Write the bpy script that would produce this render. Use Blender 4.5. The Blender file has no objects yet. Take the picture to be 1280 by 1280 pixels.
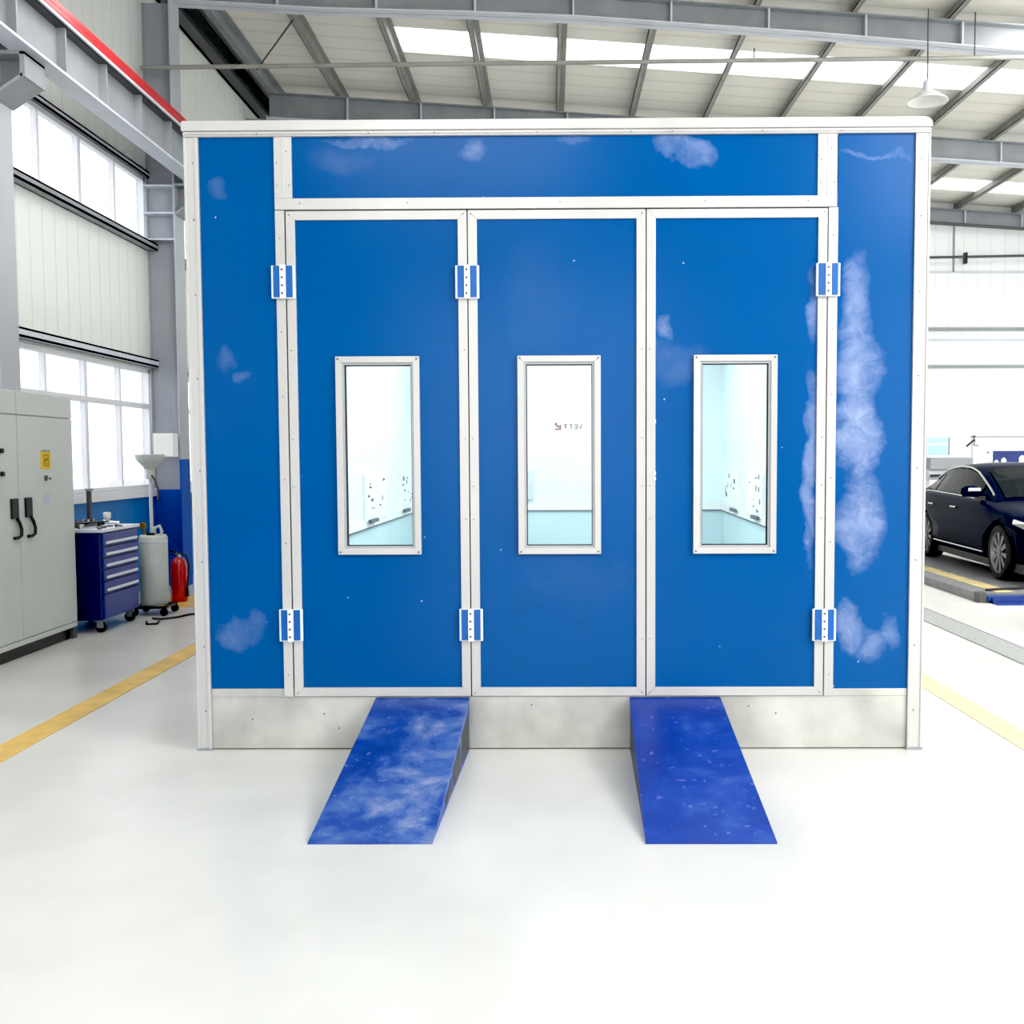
import bpy, bmesh, math, random
from mathutils import Vector, Matrix
random.seed(7)
C = bpy.context.scene.collection
PI = math.pi

# ------------------------------------------------------------------ helpers
class MB:
    """collects shapes, then links them as ONE mesh object"""
    def __init__(self): self.v = []; self.f = []; self.sm = []
    def add(self, vs, fs, smooth=False):
        n = len(self.v); self.v += [tuple(p) for p in vs]
        for f in fs: self.f.append([n+i for i in f]); self.sm.append(smooth)
        return self
    def box(self, x0, x1, y0, y1, z0, z1):
        vs = [(x, y, z) for z in (z0, z1) for y in (y0, y1) for x in (x0, x1)]
        return self.add(vs, [(0,2,3,1),(4,5,7,6),(0,1,5,4),(2,6,7,3),(0,4,6,2),(1,3,7,5)])
    def cyl(self, p0, p1, r0, r1=None, n=16, cap=True):
        r1 = r0 if r1 is None else r1
        p0, p1 = Vector(p0), Vector(p1); d = (p1-p0).normalized()
        a = d.orthogonal().normalized(); b = d.cross(a)
        vs = []
        for p, r in ((p0, r0), (p1, r1)):
            vs += [p + (a*math.cos(2*PI*i/n) + b*math.sin(2*PI*i/n))*r for i in range(n)]
        self.add(vs, [(i, (i+1) % n, n+(i+1) % n, n+i) for i in range(n)], True)
        if cap:
            self.add(vs[:n], [tuple(reversed(range(n)))]); self.add(vs[n:], [tuple(range(n))])
        return self
    def tube(self, pts, r, n=8):
        pts = [Vector(p) for p in pts]; rings = []
        a = (pts[1]-pts[0]).normalized().orthogonal().normalized()
        for i, p in enumerate(pts):
            d = (pts[min(i+1, len(pts)-1)] - pts[max(i-1, 0)]).normalized()
            a = (a - d*a.dot(d)).normalized(); b = d.cross(a)
            rings.append([p + (a*math.cos(2*PI*k/n) + b*math.sin(2*PI*k/n))*r for k in range(n)])
        vs = [q for ring in rings for q in ring]
        fs = [(i*n+k, i*n+(k+1) % n, (i+1)*n+(k+1) % n, (i+1)*n+k) for i in range(len(pts)-1) for k in range(n)]
        self.add(vs, fs, True)
        self.add(rings[0], [tuple(reversed(range(n)))]); self.add(rings[-1], [tuple(range(n))])
        return self
    def lathe(self, prof, c=(0,0,0), n=24):
        c = Vector(c); vs = []
        for r, z in prof: vs += [c + Vector((r*math.cos(2*PI*k/n), r*math.sin(2*PI*k/n), z)) for k in range(n)]
        fs = [(i*n+k, i*n+(k+1) % n, (i+1)*n+(k+1) % n, (i+1)*n+k) for i in range(len(prof)-1) for k in range(n)]
        self.add(vs, fs, True)
        return self
    def prism(self, poly, axis, a0, a1):
        """2-D polygon swept along an axis: axis 'x' -> poly is (y,z), 'y' -> (x,z), 'z' -> (x,y)"""
        def P(u, w, a): return {'x': (a, u, w), 'y': (u, a, w), 'z': (u, w, a)}[axis]
        n = len(poly); vs = [P(u, w, a0) for u, w in poly] + [P(u, w, a1) for u, w in poly]
        self.add(vs, [(i, (i+1) % n, n+(i+1) % n, n+i) for i in range(n)] + [tuple(reversed(range(n))), tuple(range(n, 2*n))])
        return self
    def frame(self, x0, x1, z0, z1, w, y0, y1):
        """rectangular frame in the xz plane with mitred corners"""
        o = [(x0,z0),(x1,z0),(x1,z1),(x0,z1)]; i = [(x0+w,z0+w),(x1-w,z0+w),(x1-w,z1-w),(x0+w,z1-w)]
        for k in range(4):
            j = (k+1) % 4
            self.prism([o[k], o[j], i[j], i[k]], 'y', y0, y1)
        return self
    def build(self, name, m, parent=None, bevel=0, loc=None, rot=None, solid=None):
        me = bpy.data.meshes.new(name); me.from_pydata(self.v, [], self.f)
        bm = bmesh.new(); bm.from_mesh(me)
        bmesh.ops.recalc_face_normals(bm, faces=bm.faces[:]); bm.to_mesh(me); bm.free()
        for p, s in zip(me.polygons, self.sm): p.use_smooth = s
        for mm in (m if isinstance(m, (list, tuple)) else [m]): me.materials.append(mm)
        o = bpy.data.objects.new(name, me); C.objects.link(o)
        if parent: o.parent = parent
        if loc: o.location = loc
        if rot: o.rotation_euler = rot
        if solid:
            md = o.modifiers.new('Solidify', 'SOLIDIFY'); md.thickness = solid; md.offset = 0
        if bevel:
            md = o.modifiers.new('Bevel', 'BEVEL'); md.width = bevel; md.segments = 2; md.limit_method = 'ANGLE'; md.angle_limit = math.radians(40)
        return o

def tag(o, label=None, cat=None, group=None, kind=None):
    if label: o['label'] = label
    if cat: o['category'] = cat
    if group: o['group'] = group
    if kind: o['kind'] = kind
    return o
def thing(name, label, cat, loc=(0,0,0), rz=0, group=None, kind=None):
    o = bpy.data.objects.new(name, None); C.objects.link(o); o.empty_display_size = .1
    o.location = loc; o.rotation_euler = (0, 0, rz)
    return tag(o, label, cat, group, kind)
def copy_tree(o, parent=None):
    c = o.copy(); C.objects.link(c); c.parent = parent
    for ch in list(o.children): copy_tree(ch, c)
    return c

# ------------------------------------------------------------------ materials
def srgb(r, g, b):
    f = lambda c: (c/255/12.92) if c/255 <= .04045 else ((c/255+.055)/1.055)**2.4
    return (f(r), f(g), f(b), 1)
def base_mat(name):
    m = bpy.data.materials.new(name); m.use_nodes = True
    nt = m.node_tree; return m, nt, nt.nodes['Principled BSDF']
def nn(nt, t, **kw):
    n = nt.nodes.new(t)
    for k, v in kw.items():
        if k.startswith('i_'): n.inputs[k[2:].replace('_', ' ')].default_value = v
        else: setattr(n, k, v)
    return n
def mixc(nt, fac, a, b):
    n = nt.nodes.new('ShaderNodeMix'); n.data_type = 'RGBA'
    for s, val in ((n.inputs[0], fac), (n.inputs[6], a), (n.inputs[7], b)):
        if hasattr(val, 'is_linked') or hasattr(val, 'links'): nt.links.new(val, s)
        else: s.default_value = val
    return n.outputs[2]
def math_n(nt, op, a, b=None, clamp=False):
    n = nt.nodes.new('ShaderNodeMath'); n.operation = op; n.use_clamp = clamp
    for s, val in ((n.inputs[0], a), (n.inputs[1], b)):
        if val is None: continue
        if hasattr(val, 'links'): nt.links.new(val, s)
        else: s.default_value = val
    return n.outputs[0]
def ramp(nt, fac, stops):
    n = nt.nodes.new('ShaderNodeValToRGB'); nt.links.new(fac, n.inputs[0])
    els = n.color_ramp.elements
    while len(els) < len(stops): els.new(.5)
    for e, (p, c) in zip(els, stops): e.position = p; e.color = c if len(c) == 4 else (*c, 1)
    return n.outputs[0]
def mat(name, col, rough=.5, metal=0, var=.06, scale=6, bump=0, bscale=40, coat=0, spec=None, stretch=None):
    m, nt, p = base_mat(name)
    tc = nn(nt, 'ShaderNodeTexCoord'); vec = tc.outputs['Object']
    if stretch:
        mp = nn(nt, 'ShaderNodeMapping'); mp.inputs['Scale'].default_value = stretch; nt.links.new(vec, mp.inputs[0]); vec = mp.outputs[0]
    if var:
        no = nn(nt, 'ShaderNodeTexNoise'); no.inputs['Scale'].default_value = scale; no.inputs['Detail'].default_value = 5
        nt.links.new(vec, no.inputs[0])
        d = tuple(c*(1-var*1.6) for c in col[:3]) + (1,); l = tuple(min(1, c*(1+var)) for c in col[:3]) + (1,)
        nt.links.new(ramp(nt, no.outputs[0], [(.3, d), (.7, l)]), p.inputs['Base Color'])
    else: p.inputs['Base Color'].default_value = col
    p.inputs['Roughness'].default_value = rough; p.inputs['Metallic'].default_value = metal
    if coat: p.inputs['Coat Weight'].default_value = coat; p.inputs['Coat Roughness'].default_value = .05
    if spec is not None: p.inputs['Specular IOR Level'].default_value = spec
    if bump:
        b = nn(nt, 'ShaderNodeTexNoise'); b.inputs['Scale'].default_value = bscale; nt.links.new(vec, b.inputs[0])
        bn = nn(nt, 'ShaderNodeBump'); bn.inputs['Strength'].default_value = bump; bn.inputs['Distance'].default_value = .01
        nt.links.new(b.outputs[0], bn.inputs['Height']); nt.links.new(bn.outputs[0], p.inputs['Normal'])
    return m
def ribbed(name, col, dark, axis, period, rough=.5, zsplit=None, low=None):
    """profiled sheet: narrow ribs repeating along an axis"""
    m, nt, p = base_mat(name)
    tc = nn(nt, 'ShaderNodeTexCoord'); sp = nn(nt, 'ShaderNodeSeparateXYZ'); nt.links.new(tc.outputs['Object'], sp.inputs[0])
    ax = sp.outputs['XYZ'.index(axis)]
    fr = math_n(nt, 'FRACT', math_n(nt, 'DIVIDE', ax, period))
    tri = math_n(nt, 'ABSOLUTE', math_n(nt, 'SUBTRACT', fr, .5))          # 0 at rib, .5 between
    fac = math_n(nt, 'MULTIPLY', tri, 9, True)
    no = nn(nt, 'ShaderNodeTexNoise'); no.inputs['Scale'].default_value = 1.5; no.inputs['Detail'].default_value = 6; nt.links.new(tc.outputs['Object'], no.inputs[0])
    c0 = mixc(nt, fac, dark, col)
    c1 = mixc(nt, math_n(nt, 'MULTIPLY', no.outputs[0], .35), c0, dark)
    if zsplit is not None:
        gt = math_n(nt, 'GREATER_THAN', sp.outputs[2], zsplit)
        lo = mixc(nt, math_n(nt, 'MULTIPLY', no.outputs[0], .5), low, tuple(c*.6 for c in low[:3])+(1,))
        c1 = mixc(nt, gt, lo, c1)
    nt.links.new(c1, p.inputs['Base Color']); p.inputs['Roughness'].default_value = rough
    bn = nn(nt, 'ShaderNodeBump'); bn.inputs['Strength'].default_value = .22; bn.inputs['Distance'].default_value = .02
    nt.links.new(math_n(nt, 'SMOOTH_MIN', fac, .8), bn.inputs['Height']); nt.links.new(bn.outputs[0], p.inputs['Normal'])
    return m
def split_mat(name, top, low, z):
    m, nt, p = base_mat(name)
    g = nn(nt, 'ShaderNodeNewGeometry'); sp = nn(nt, 'ShaderNodeSeparateXYZ'); nt.links.new(g.outputs['Position'], sp.inputs[0])
    no = nn(nt, 'ShaderNodeTexNoise'); no.inputs['Scale'].default_value = 3; no.inputs['Detail'].default_value = 5; nt.links.new(g.outputs['Position'], no.inputs[0])
    fac = math_n(nt, 'GREATER_THAN', sp.outputs[2], z)
    n2 = math_n(nt, 'MULTIPLY', no.outputs[0], .35)
    nt.links.new(mixc(nt, fac, mixc(nt, n2, low, tuple(c*.5 for c in low[:3])+(1,)), mixc(nt, n2, top, tuple(c*.75 for c in top[:3])+(1,))), p.inputs['Base Color'])
    p.inputs['Roughness'].default_value = .6; p.inputs['Specular IOR Level'].default_value = .2
    return m
def glass(name, tint=(.95, .98, 1, 1), refl=.08):
    m = bpy.data.materials.new(name); m.use_nodes = True; nt = m.node_tree
    nt.nodes.remove(nt.nodes['Principled BSDF']); out = nt.nodes['Material Output']
    t = nn(nt, 'ShaderNodeBsdfTransparent'); t.inputs[0].default_value = tint
    g = nn(nt, 'ShaderNodeBsdfGlossy'); g.inputs['Roughness'].default_value = .03
    fr = nn(nt, 'ShaderNodeLayerWeight'); fr.inputs[0].default_value = .25
    n = nn(nt, 'ShaderNodeTexNoise'); n.inputs['Scale'].default_value = 2
    fac = math_n(nt, 'ADD', math_n(nt, 'MULTIPLY', fr.outputs['Fresnel'], .6), math_n(nt, 'MULTIPLY', n.outputs[0], refl*.4), True)
    mx = nn(nt, 'ShaderNodeMixShader'); nt.links.new(fac, mx.inputs[0]); nt.links.new(t.outputs[0], mx.inputs[1]); nt.links.new(g.outputs[0], mx.inputs[2])
    nt.links.new(mx.outputs[0], out.inputs[0]); return m

def blue_panel_mat():
    """glossy blue sheet with dried polish residue, painted-in reflections and specks (booth coordinates, metres)"""
    m, nt, p = base_mat('booth blue sheet')
    tc = nn(nt, 'ShaderNodeTexCoord'); co = tc.outputs['Object']
    big = nn(nt, 'ShaderNodeTexNoise'); big.inputs['Scale'].default_value = 1.2; big.inputs['Detail'].default_value = 3; nt.links.new(co, big.inputs[0])
    fine = nn(nt, 'ShaderNodeTexNoise'); fine.inputs['Scale'].default_value = 9; fine.inputs['Detail'].default_value = 9; fine.inputs['Roughness'].default_value = .68; fine.inputs['Distortion'].default_value = .6; nt.links.new(co, fine.inputs[0])
    blobs = [(3.62, 2.38, .10, .36, .7), (3.625, 2.08, .145, .30, .85), (3.635, 1.74, .14, .30, 1.0), (3.66, 1.27, .15, .32, .85), (3.60, .66, .09, .13, .7), (3.72, .58, .10, .10, .5), (3.82, .66, .06, .12, .5),  # right panel: residue, with the bright reflected band painted in as well
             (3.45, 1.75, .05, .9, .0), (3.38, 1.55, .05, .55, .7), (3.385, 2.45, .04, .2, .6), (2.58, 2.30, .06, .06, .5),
             (1.55, 3.29, .10, .08, .5), (2.62, 3.28, .12, .08, .5), (2.75, 3.22, .12, .09, .6), (2.1, 3.31, .1, .04, .25), (.85, 3.2, .22, .10, .14), (1.0, 3.32, .28, .03, .4), (3.7, 3.24, .25, .02, .3),  # header patches: smudges with roof-light reflections put into the colour
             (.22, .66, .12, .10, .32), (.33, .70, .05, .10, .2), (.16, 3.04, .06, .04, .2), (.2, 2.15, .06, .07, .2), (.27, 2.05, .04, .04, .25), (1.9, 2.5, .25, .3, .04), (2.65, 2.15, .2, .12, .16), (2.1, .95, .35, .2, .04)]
    sp = nn(nt, 'ShaderNodeSeparateXYZ'); nt.links.new(co, sp.inputs[0])
    wn = nn(nt, 'ShaderNodeTexNoise'); wn.inputs['Scale'].default_value = 4.5; wn.inputs['Detail'].default_value = 6; nt.links.new(co, wn.inputs[0])
    ws = nn(nt, 'ShaderNodeSeparateXYZ'); nt.links.new(wn.outputs['Color'], ws.inputs[0])
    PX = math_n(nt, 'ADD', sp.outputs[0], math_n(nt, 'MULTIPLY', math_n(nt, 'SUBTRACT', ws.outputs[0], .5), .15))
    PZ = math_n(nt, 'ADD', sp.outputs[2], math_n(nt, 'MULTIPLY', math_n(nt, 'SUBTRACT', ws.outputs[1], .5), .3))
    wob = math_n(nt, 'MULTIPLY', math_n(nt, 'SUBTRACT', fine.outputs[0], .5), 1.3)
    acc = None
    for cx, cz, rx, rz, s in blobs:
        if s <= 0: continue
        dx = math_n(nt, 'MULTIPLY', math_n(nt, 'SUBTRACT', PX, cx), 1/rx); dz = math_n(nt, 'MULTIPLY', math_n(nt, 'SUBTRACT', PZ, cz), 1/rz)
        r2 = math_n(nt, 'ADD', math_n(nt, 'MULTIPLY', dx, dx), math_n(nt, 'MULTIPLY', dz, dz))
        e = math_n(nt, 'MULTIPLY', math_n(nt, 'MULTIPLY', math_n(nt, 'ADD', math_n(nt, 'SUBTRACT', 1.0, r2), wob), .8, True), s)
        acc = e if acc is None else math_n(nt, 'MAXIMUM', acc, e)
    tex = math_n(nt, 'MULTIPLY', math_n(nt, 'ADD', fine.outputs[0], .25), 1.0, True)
    res_refl = math_n(nt, 'MULTIPLY', math_n(nt, 'MULTIPLY', acc, tex), .62)
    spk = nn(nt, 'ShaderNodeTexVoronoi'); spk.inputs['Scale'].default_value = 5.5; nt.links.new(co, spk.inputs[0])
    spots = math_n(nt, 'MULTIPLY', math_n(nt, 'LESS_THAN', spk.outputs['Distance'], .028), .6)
    res_refl_spots = math_n(nt, 'MAXIMUM', res_refl, spots)
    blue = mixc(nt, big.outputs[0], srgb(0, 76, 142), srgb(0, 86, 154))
    nt.links.new(mixc(nt, res_refl_spots, blue, srgb(205, 214, 244)), p.inputs['Base Color'])
    nt.links.new(math_n(nt, 'ADD', .2, math_n(nt, 'MULTIPLY', res_refl_spots, .45)), p.inputs['Roughness']); p.inputs['Specular IOR Level'].default_value = .22
    return m

M = {}
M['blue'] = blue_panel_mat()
M['alu'] = mat('aluminium profile', srgb(203, 201, 199), .32, .25, .05, 3, stretch=(1, 1, .2))
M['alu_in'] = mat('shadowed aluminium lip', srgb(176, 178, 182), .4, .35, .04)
M['skirt'] = mat('galvanised skirt', srgb(204, 203, 197), .33, .45, .2, 2.6)
M['gap'] = mat('black gasket', srgb(14, 15, 20), .7, 0, 0)
M['screw'] = mat('dark screw head', srgb(92, 92, 92), .4, .6, 0)
M['hinge_blue'] = mat('hinge blue', srgb(10, 92, 170), .35, 0, .05)
M['hinge_white'] = mat('hinge white', srgb(240, 245, 248), .35, 0, .02)
M['inner'] = mat('booth inner white', srgb(228, 240, 243), .45, 0, .03, 2)
M['inner_low'] = mat('booth inner lower', srgb(196, 220, 226), .45, 0, .03, 2)
M['white'] = mat('white paint', srgb(238, 238, 236), .4, 0, .03)
M['mark'] = mat('grey marking', srgb(95, 98, 108), .6, 0, 0)
M['redmark'] = mat('red marking', srgb(175, 110, 120), .6, 0, 0)
M['ramp'] = None
M['glass'] = glass('door glass', (.97, 1, 1, 1), .04)
M['wglass'] = glass('window glass', (.98, .99, 1, 1), .08)
M['steel'] = mat('grey steel paint', srgb(150, 154, 158), .45, 0, .08, 3)
M['steel_d'] = mat('dark grey steel', srgb(78, 80, 82), .5, 0, .08, 3)
M['steel_l'] = mat('light grey steel', srgb(205, 209, 218), .4, 0, .05, 3)
M['purlin'] = mat('galvanised purlin', srgb(150, 150, 144), .45, 0, .1, 5)
M['wframe'] = mat('white window frame', srgb(236, 236, 240), .4, 0, .02)
M['red'] = mat('red conductor rail', srgb(190, 25, 35), .35, 0, .1, 3)
M['cab'] = mat('grey cabinet enamel', srgb(203, 208, 204), .38, 0, .03, 2)
M['black'] = mat('black plastic', srgb(20, 20, 22), .4, 0, .05)
M['rubber'] = mat('tyre rubber', srgb(16, 16, 18), .7, 0, .1, 20)
M['yellow'] = mat('yellow label', srgb(235, 195, 20), .5, 0, .05)
M['ylw_d'] = mat('dark label print', srgb(70, 55, 10), .5, 0, 0)
M['toolblue'] = mat('tool cabinet blue', srgb(16, 46, 138), .35, 0, .08, 3)
M['tooldark'] = mat('tool cabinet side', srgb(10, 20, 84), .4, 0, .08, 3)
M['whitemetal'] = mat('pale handle', srgb(225, 228, 240), .3, .2, .02)
M['tank'] = mat('grey tank paint', srgb(196, 202, 198), .4, 0, .08, 6)
M['brass'] = mat('brass', srgb(176, 140, 70), .35, .8, .1)
M['extred'] = mat('extinguisher red', srgb(190, 14, 20), .25, 0, .05, coat=.5)
M['car'] = mat('navy car paint', srgb(8, 17, 40), .25, 0, .04, spec=.12)
M['car'].node_tree.nodes['Principled BSDF'].inputs['IOR'].default_value = 1.2
M['carglass'] = mat('dark car glass', srgb(26, 32, 34), .05, 0, .03, spec=.3)
M['carglass'].node_tree.nodes['Principled BSDF'].inputs['IOR'].default_value = 1.3
M['chrome'] = mat('chrome', srgb(225, 226, 222), .15, .9, .03)
M['rim'] = mat('alloy rim', srgb(128, 130, 134), .3, .6, .04)
M['liftblue'] = mat('lift blue', srgb(22, 56, 130), .4, 0, .15)
M['liftgrey'] = mat('lift deck grey', srgb(128, 130, 130), .5, .1, .12, 8)
M['liftyel'] = mat('worn yellow stripe', srgb(198, 180, 128), .6, 0, .22, 6)
M['cable'] = mat('black cable', srgb(30, 30, 32), .6, 0, 0)
M['cyan'] = mat('cyan screen', srgb(178, 228, 234), .3, 0, .05, 8)
M['posterblue'] = mat('blue print', srgb(28, 50, 120), .5, 0, .15, 8)
M['lamp'] = mat('lamp shade', srgb(225, 226, 222), .35, .1, .03)
M['partition'] = mat('white partition', srgb(244, 245, 250), .5, 0, .02)

def ramp_mat(cols):
    m, nt, p = base_mat('scuffed blue ramp')
    tc = nn(nt, 'ShaderNodeTexCoord'); co = tc.outputs['Object']
    n1 = nn(nt, 'ShaderNodeTexNoise'); n1.inputs['Scale'].default_value = 3.2; n1.inputs['Detail'].default_value = 12; n1.inputs['Roughness'].default_value = .62; n1.inputs['Distortion'].default_value = .35; nt.links.new(co, n1.inputs[0])
    n2 = nn(nt, 'ShaderNodeTexNoise'); n2.inputs['Scale'].default_value = 26; n2.inputs['Detail'].default_value = 6; nt.links.new(co, n2.inputs[0])
    c = ramp(nt, n1.outputs[0], list(zip((.36, .47, .56, .68), cols)))
    sc = math_n(nt, 'MULTIPLY', math_n(nt, 'GREATER_THAN', n2.outputs[0], .66), .5)
    nt.links.new(mixc(nt, sc, c, srgb(110, 125, 205)), p.inputs['Base Color'])
    nt.links.new(math_n(nt, 'ADD', .24, math_n(nt, 'MULTIPLY', n1.outputs[0], .35)), p.inputs['Roughness'])
    return m
M['ramp'] = ramp_mat((srgb(14, 54, 138), srgb(26, 68, 152), srgb(70, 102, 168), srgb(132, 144, 182)))
M['ramp2'] = ramp_mat((srgb(14, 48, 138), srgb(18, 54, 146), srgb(24, 62, 154), srgb(52, 84, 164)))
def floor_mat():
    m, nt, p = base_mat('cream epoxy floor')
    g = nn(nt, 'ShaderNodeNewGeometry'); co = g.outputs['Position']
    n1 = nn(nt, 'ShaderNodeTexNoise'); n1.inputs['Scale'].default_value = .9; n1.inputs['Detail'].default_value = 7; nt.links.new(co, n1.inputs[0])
    mp = nn(nt, 'ShaderNodeMapping'); mp.inputs['Scale'].default_value = (1.0, .5, 1); nt.links.new(co, mp.inputs[0])
    n2 = nn(nt, 'ShaderNodeTexNoise'); n2.inputs['Scale'].default_value = 3; n2.inputs['Detail'].default_value = 6; nt.links.new(mp.outputs[0], n2.inputs[0])
    c = ramp(nt, n1.outputs[0], [(.28, srgb(210, 209, 203)), (.6, srgb(226, 225, 220))])
    nt.links.new(mixc(nt, math_n(nt, 'MULTIPLY', n2.outputs[0], .12), c, srgb(190, 190, 178)), p.inputs['Base Color'])
    nt.links.new(math_n(nt, 'ADD', .2, math_n(nt, 'MULTIPLY', n2.outputs[0], .1)), p.inputs['Roughness'])
    return m
M['floor'] = floor_mat()
M['linepaint'] = mat('yellow floor paint', srgb(232, 192, 104), .4, 0, .12, 5)
M['linepale'] = mat('glare-paled yellow floor paint', srgb(236, 216, 168), .4, 0, .06, 5)  # line yellow lightened, overexposure on that side put into the colour
M['drain'] = mat('grey grate', srgb(172, 174, 172), .5, .3, .12, 30)
M['wall'] = ribbed('white wall sheet', srgb(232, 235, 230), srgb(222, 226, 219), 'Y', .25, .5, 1.15, srgb(10, 120, 200))
M['wall_x'] = ribbed('white end wall sheet', srgb(244, 245, 243), srgb(234, 236, 236), 'X', .3, .5)
M['roof'] = ribbed('roof liner', srgb(240, 237, 226), srgb(222, 218, 206), 'Y', .42, .6)
M['col_w'] = split_mat('column web paint', srgb(160, 164, 172), srgb(20, 84, 180), 1.22)
M['col_f'] = split_mat('column flange paint', srgb(182, 186, 192), srgb(16, 84, 180), 1.60)
def skylight_mat():
    m = bpy.data.materials.new('translucent roof sheet'); m.use_nodes = True; nt = m.node_tree
    nt.nodes.remove(nt.nodes['Principled BSDF']); out = nt.nodes['Material Output']
    a = nn(nt, 'ShaderNodeBsdfTranslucent'); a.inputs[0].default_value = (.95, .95, .93, 1)
    t = nn(nt, 'ShaderNodeBsdfTransparent'); t.inputs[0].default_value = (.95, .95, .93, 1)
    no = nn(nt, 'ShaderNodeTexNoise'); no.inputs['Scale'].default_value = 1.5
    mx = nn(nt, 'ShaderNodeMixShader'); nt.links.new(math_n(nt, 'ADD', .45, math_n(nt, 'MULTIPLY', no.outputs[0], .2)), mx.inputs[0])
    nt.links.new(a.outputs[0], mx.inputs[1]); nt.links.new(t.outputs[0], mx.inputs[2]); nt.links.new(mx.outputs[0], out.inputs[0])
    return m
M['sky'] = skylight_mat()

# ------------------------------------------------------------------ camera
F, CX = 1250.5, 713.24
yaw, pitch, roll, HC = -.01992, .05602, .0038, 1.6237
fw = Vector((-math.sin(yaw)*math.cos(pitch), math.cos(yaw)*math.cos(pitch), -math.sin(pitch)))
rt = Vector((math.cos(yaw), math.sin(yaw), 0)); dn = fw.cross(rt)
r2 = rt*math.cos(roll) + dn*math.sin(roll); d2 = -rt*math.sin(roll) + dn*math.cos(roll)
cam = bpy.data.cameras.new('camera'); co = bpy.data.objects.new('camera', cam); C.objects.link(co)
mw = Matrix.Identity(4)
for i, v in enumerate((r2, -d2, -fw)):
    for k in range(3): mw[k][i] = v[k]
mw[2][3] = HC
co.matrix_world = mw
cam.sensor_width = 36; cam.sensor_fit = 'HORIZONTAL'; cam.lens = F/1280*36; cam.shift_x = -(CX-640)/1280
cam.clip_end = 300
bpy.context.scene.camera = co

ORD = ['first','second','third','fourth','fifth','sixth','seventh','eighth','ninth','tenth','eleventh','twelfth','thirteenth']
# ------------------------------------------------------------------ the hall (x across, y away from the camera)
UL, UR, YB, YF = -5.0, 12.0, -9.0, 21.5
def roofz(u): return 7.5 - .063*u
def struct(mb, name, m, label, cat, **kw): return tag(mb.build(name, m, **kw), label, cat, kind='structure')
struct(MB().box(UL-.2, UR+.2, YB-.2, YF+.2, -.2, 0), 'floor', M['floor'], 'glossy cream epoxy workshop floor', 'floor')
struct(MB().box(-60, 60, -60, 80, -.3, -.21), 'ground', mat('outside paving', srgb(215, 215, 212), .8), 'pale paved yard outside the hall', 'ground')

BAY = [(.8, 4.35), (4.85, 8.45), (9.25, 12.71), (12.95, 16.8), (17.2, 20.9)]
def wall_pieces(mb, x0, x1, spans):
    mb.box(x0, x1, YB, YF, 0, 1.24)
    mb.box(x0, x1, YB, YF, 2.72, 4.27)
    mb.box(x0, x1, YB, YF, 5.08, 8.0 if x0 < 0 else 6.9)
    ys = [YB] + [q for s in spans for q in s] + [YF]
    for a, b in zip(ys[::2], ys[1::2]):
        mb.box(x0, x1, a, b, 1.24, 2.72); mb.box(x0, x1, a, b, 4.27, 5.08)
mb = MB(); wall_pieces(mb, UL-.12, UL, BAY)
struct(mb, 'wall_left', M['wall'], 'left wall of ribbed white sheet with a blue painted base', 'wall')
mb = MB(); mb.box(UR, UR+.12, YB, YF, 0, .9); mb.box(UR, UR+.12, YB, YF, 4.6, 6.95)
for y in (-9, -3.2, 2.6, 8.4, 14.2, 20.8): mb.box(UR, UR+.12, y, y+.7, .9, 4.6)
struct(mb, 'wall_right', M['wall_x'], 'right wall with wide window openings', 'wall')
mb = MB(); mb.box(UL-.12, UR+.12, YF, YF+.12, 0, 8)
struct(mb, 'wall_far', M['wall_x'], 'far end wall of white ribbed sheet', 'wall')
mb = MB()
for a, b in ((UL-.12, -3.5), (1.5, 5.2), (10.5, UR+.12)): mb.box(a, b, YB-.12, YB, 0, 5)
mb.box(UL-.12, UR+.12, YB-.12, YB, 5, 8)
struct(mb, 'wall_back', M['wall_x'], 'entrance wall behind the viewpoint with open doorways', 'wall')

# windows of the left wall: one upper and one lower per bay
nwin = 0
for bi, (a, b) in enumerate(BAY):
    for z0, z1, tr in ((4.27, 5.08, None), (1.24, 2.72, 2.26)):
        nwin += 1
        w = thing('window_%d' % nwin, 'white framed %s window of the left wall, %s bay from the entrance' % ('upper' if tr is None else 'lower', ORD[bi]), 'window', (UL, (a+b)/2, z0), group='left wall windows', kind='structure')
        h = z1-z0; hw = (b-a)/2
        fr = MB()
        fr.box(-.08, -.01, -hw, hw, 0, .05); fr.box(-.08, -.01, -hw, hw, h-.05, h)
        fr.box(-.08, -.01, -hw, -hw+.05, 0, h); fr.box(-.08, -.01, hw-.05, hw, 0, h)
        for k in (1, 2, 3):
            y = -hw + 2*hw*k/4
            ww = .032 if k == 2 else .02
            fr.box(-.075, -.015, y-ww, y+ww, 0, h)
        if tr: fr.box(-.078, -.012, -hw, hw, tr-z0-.03, tr-z0+.03)
        fr.build('window_frame', M['wframe'], w, .004)
        MB().box(-.05, -.044, -hw+.02, hw-.02, .02, h-.02).build('pane', M['wglass'], w)
        if tr: MB().box(-.02, .05, -hw-.02, hw+.02, -.1, 0).build('window_sill', M['wframe'], w, .004)
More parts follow.
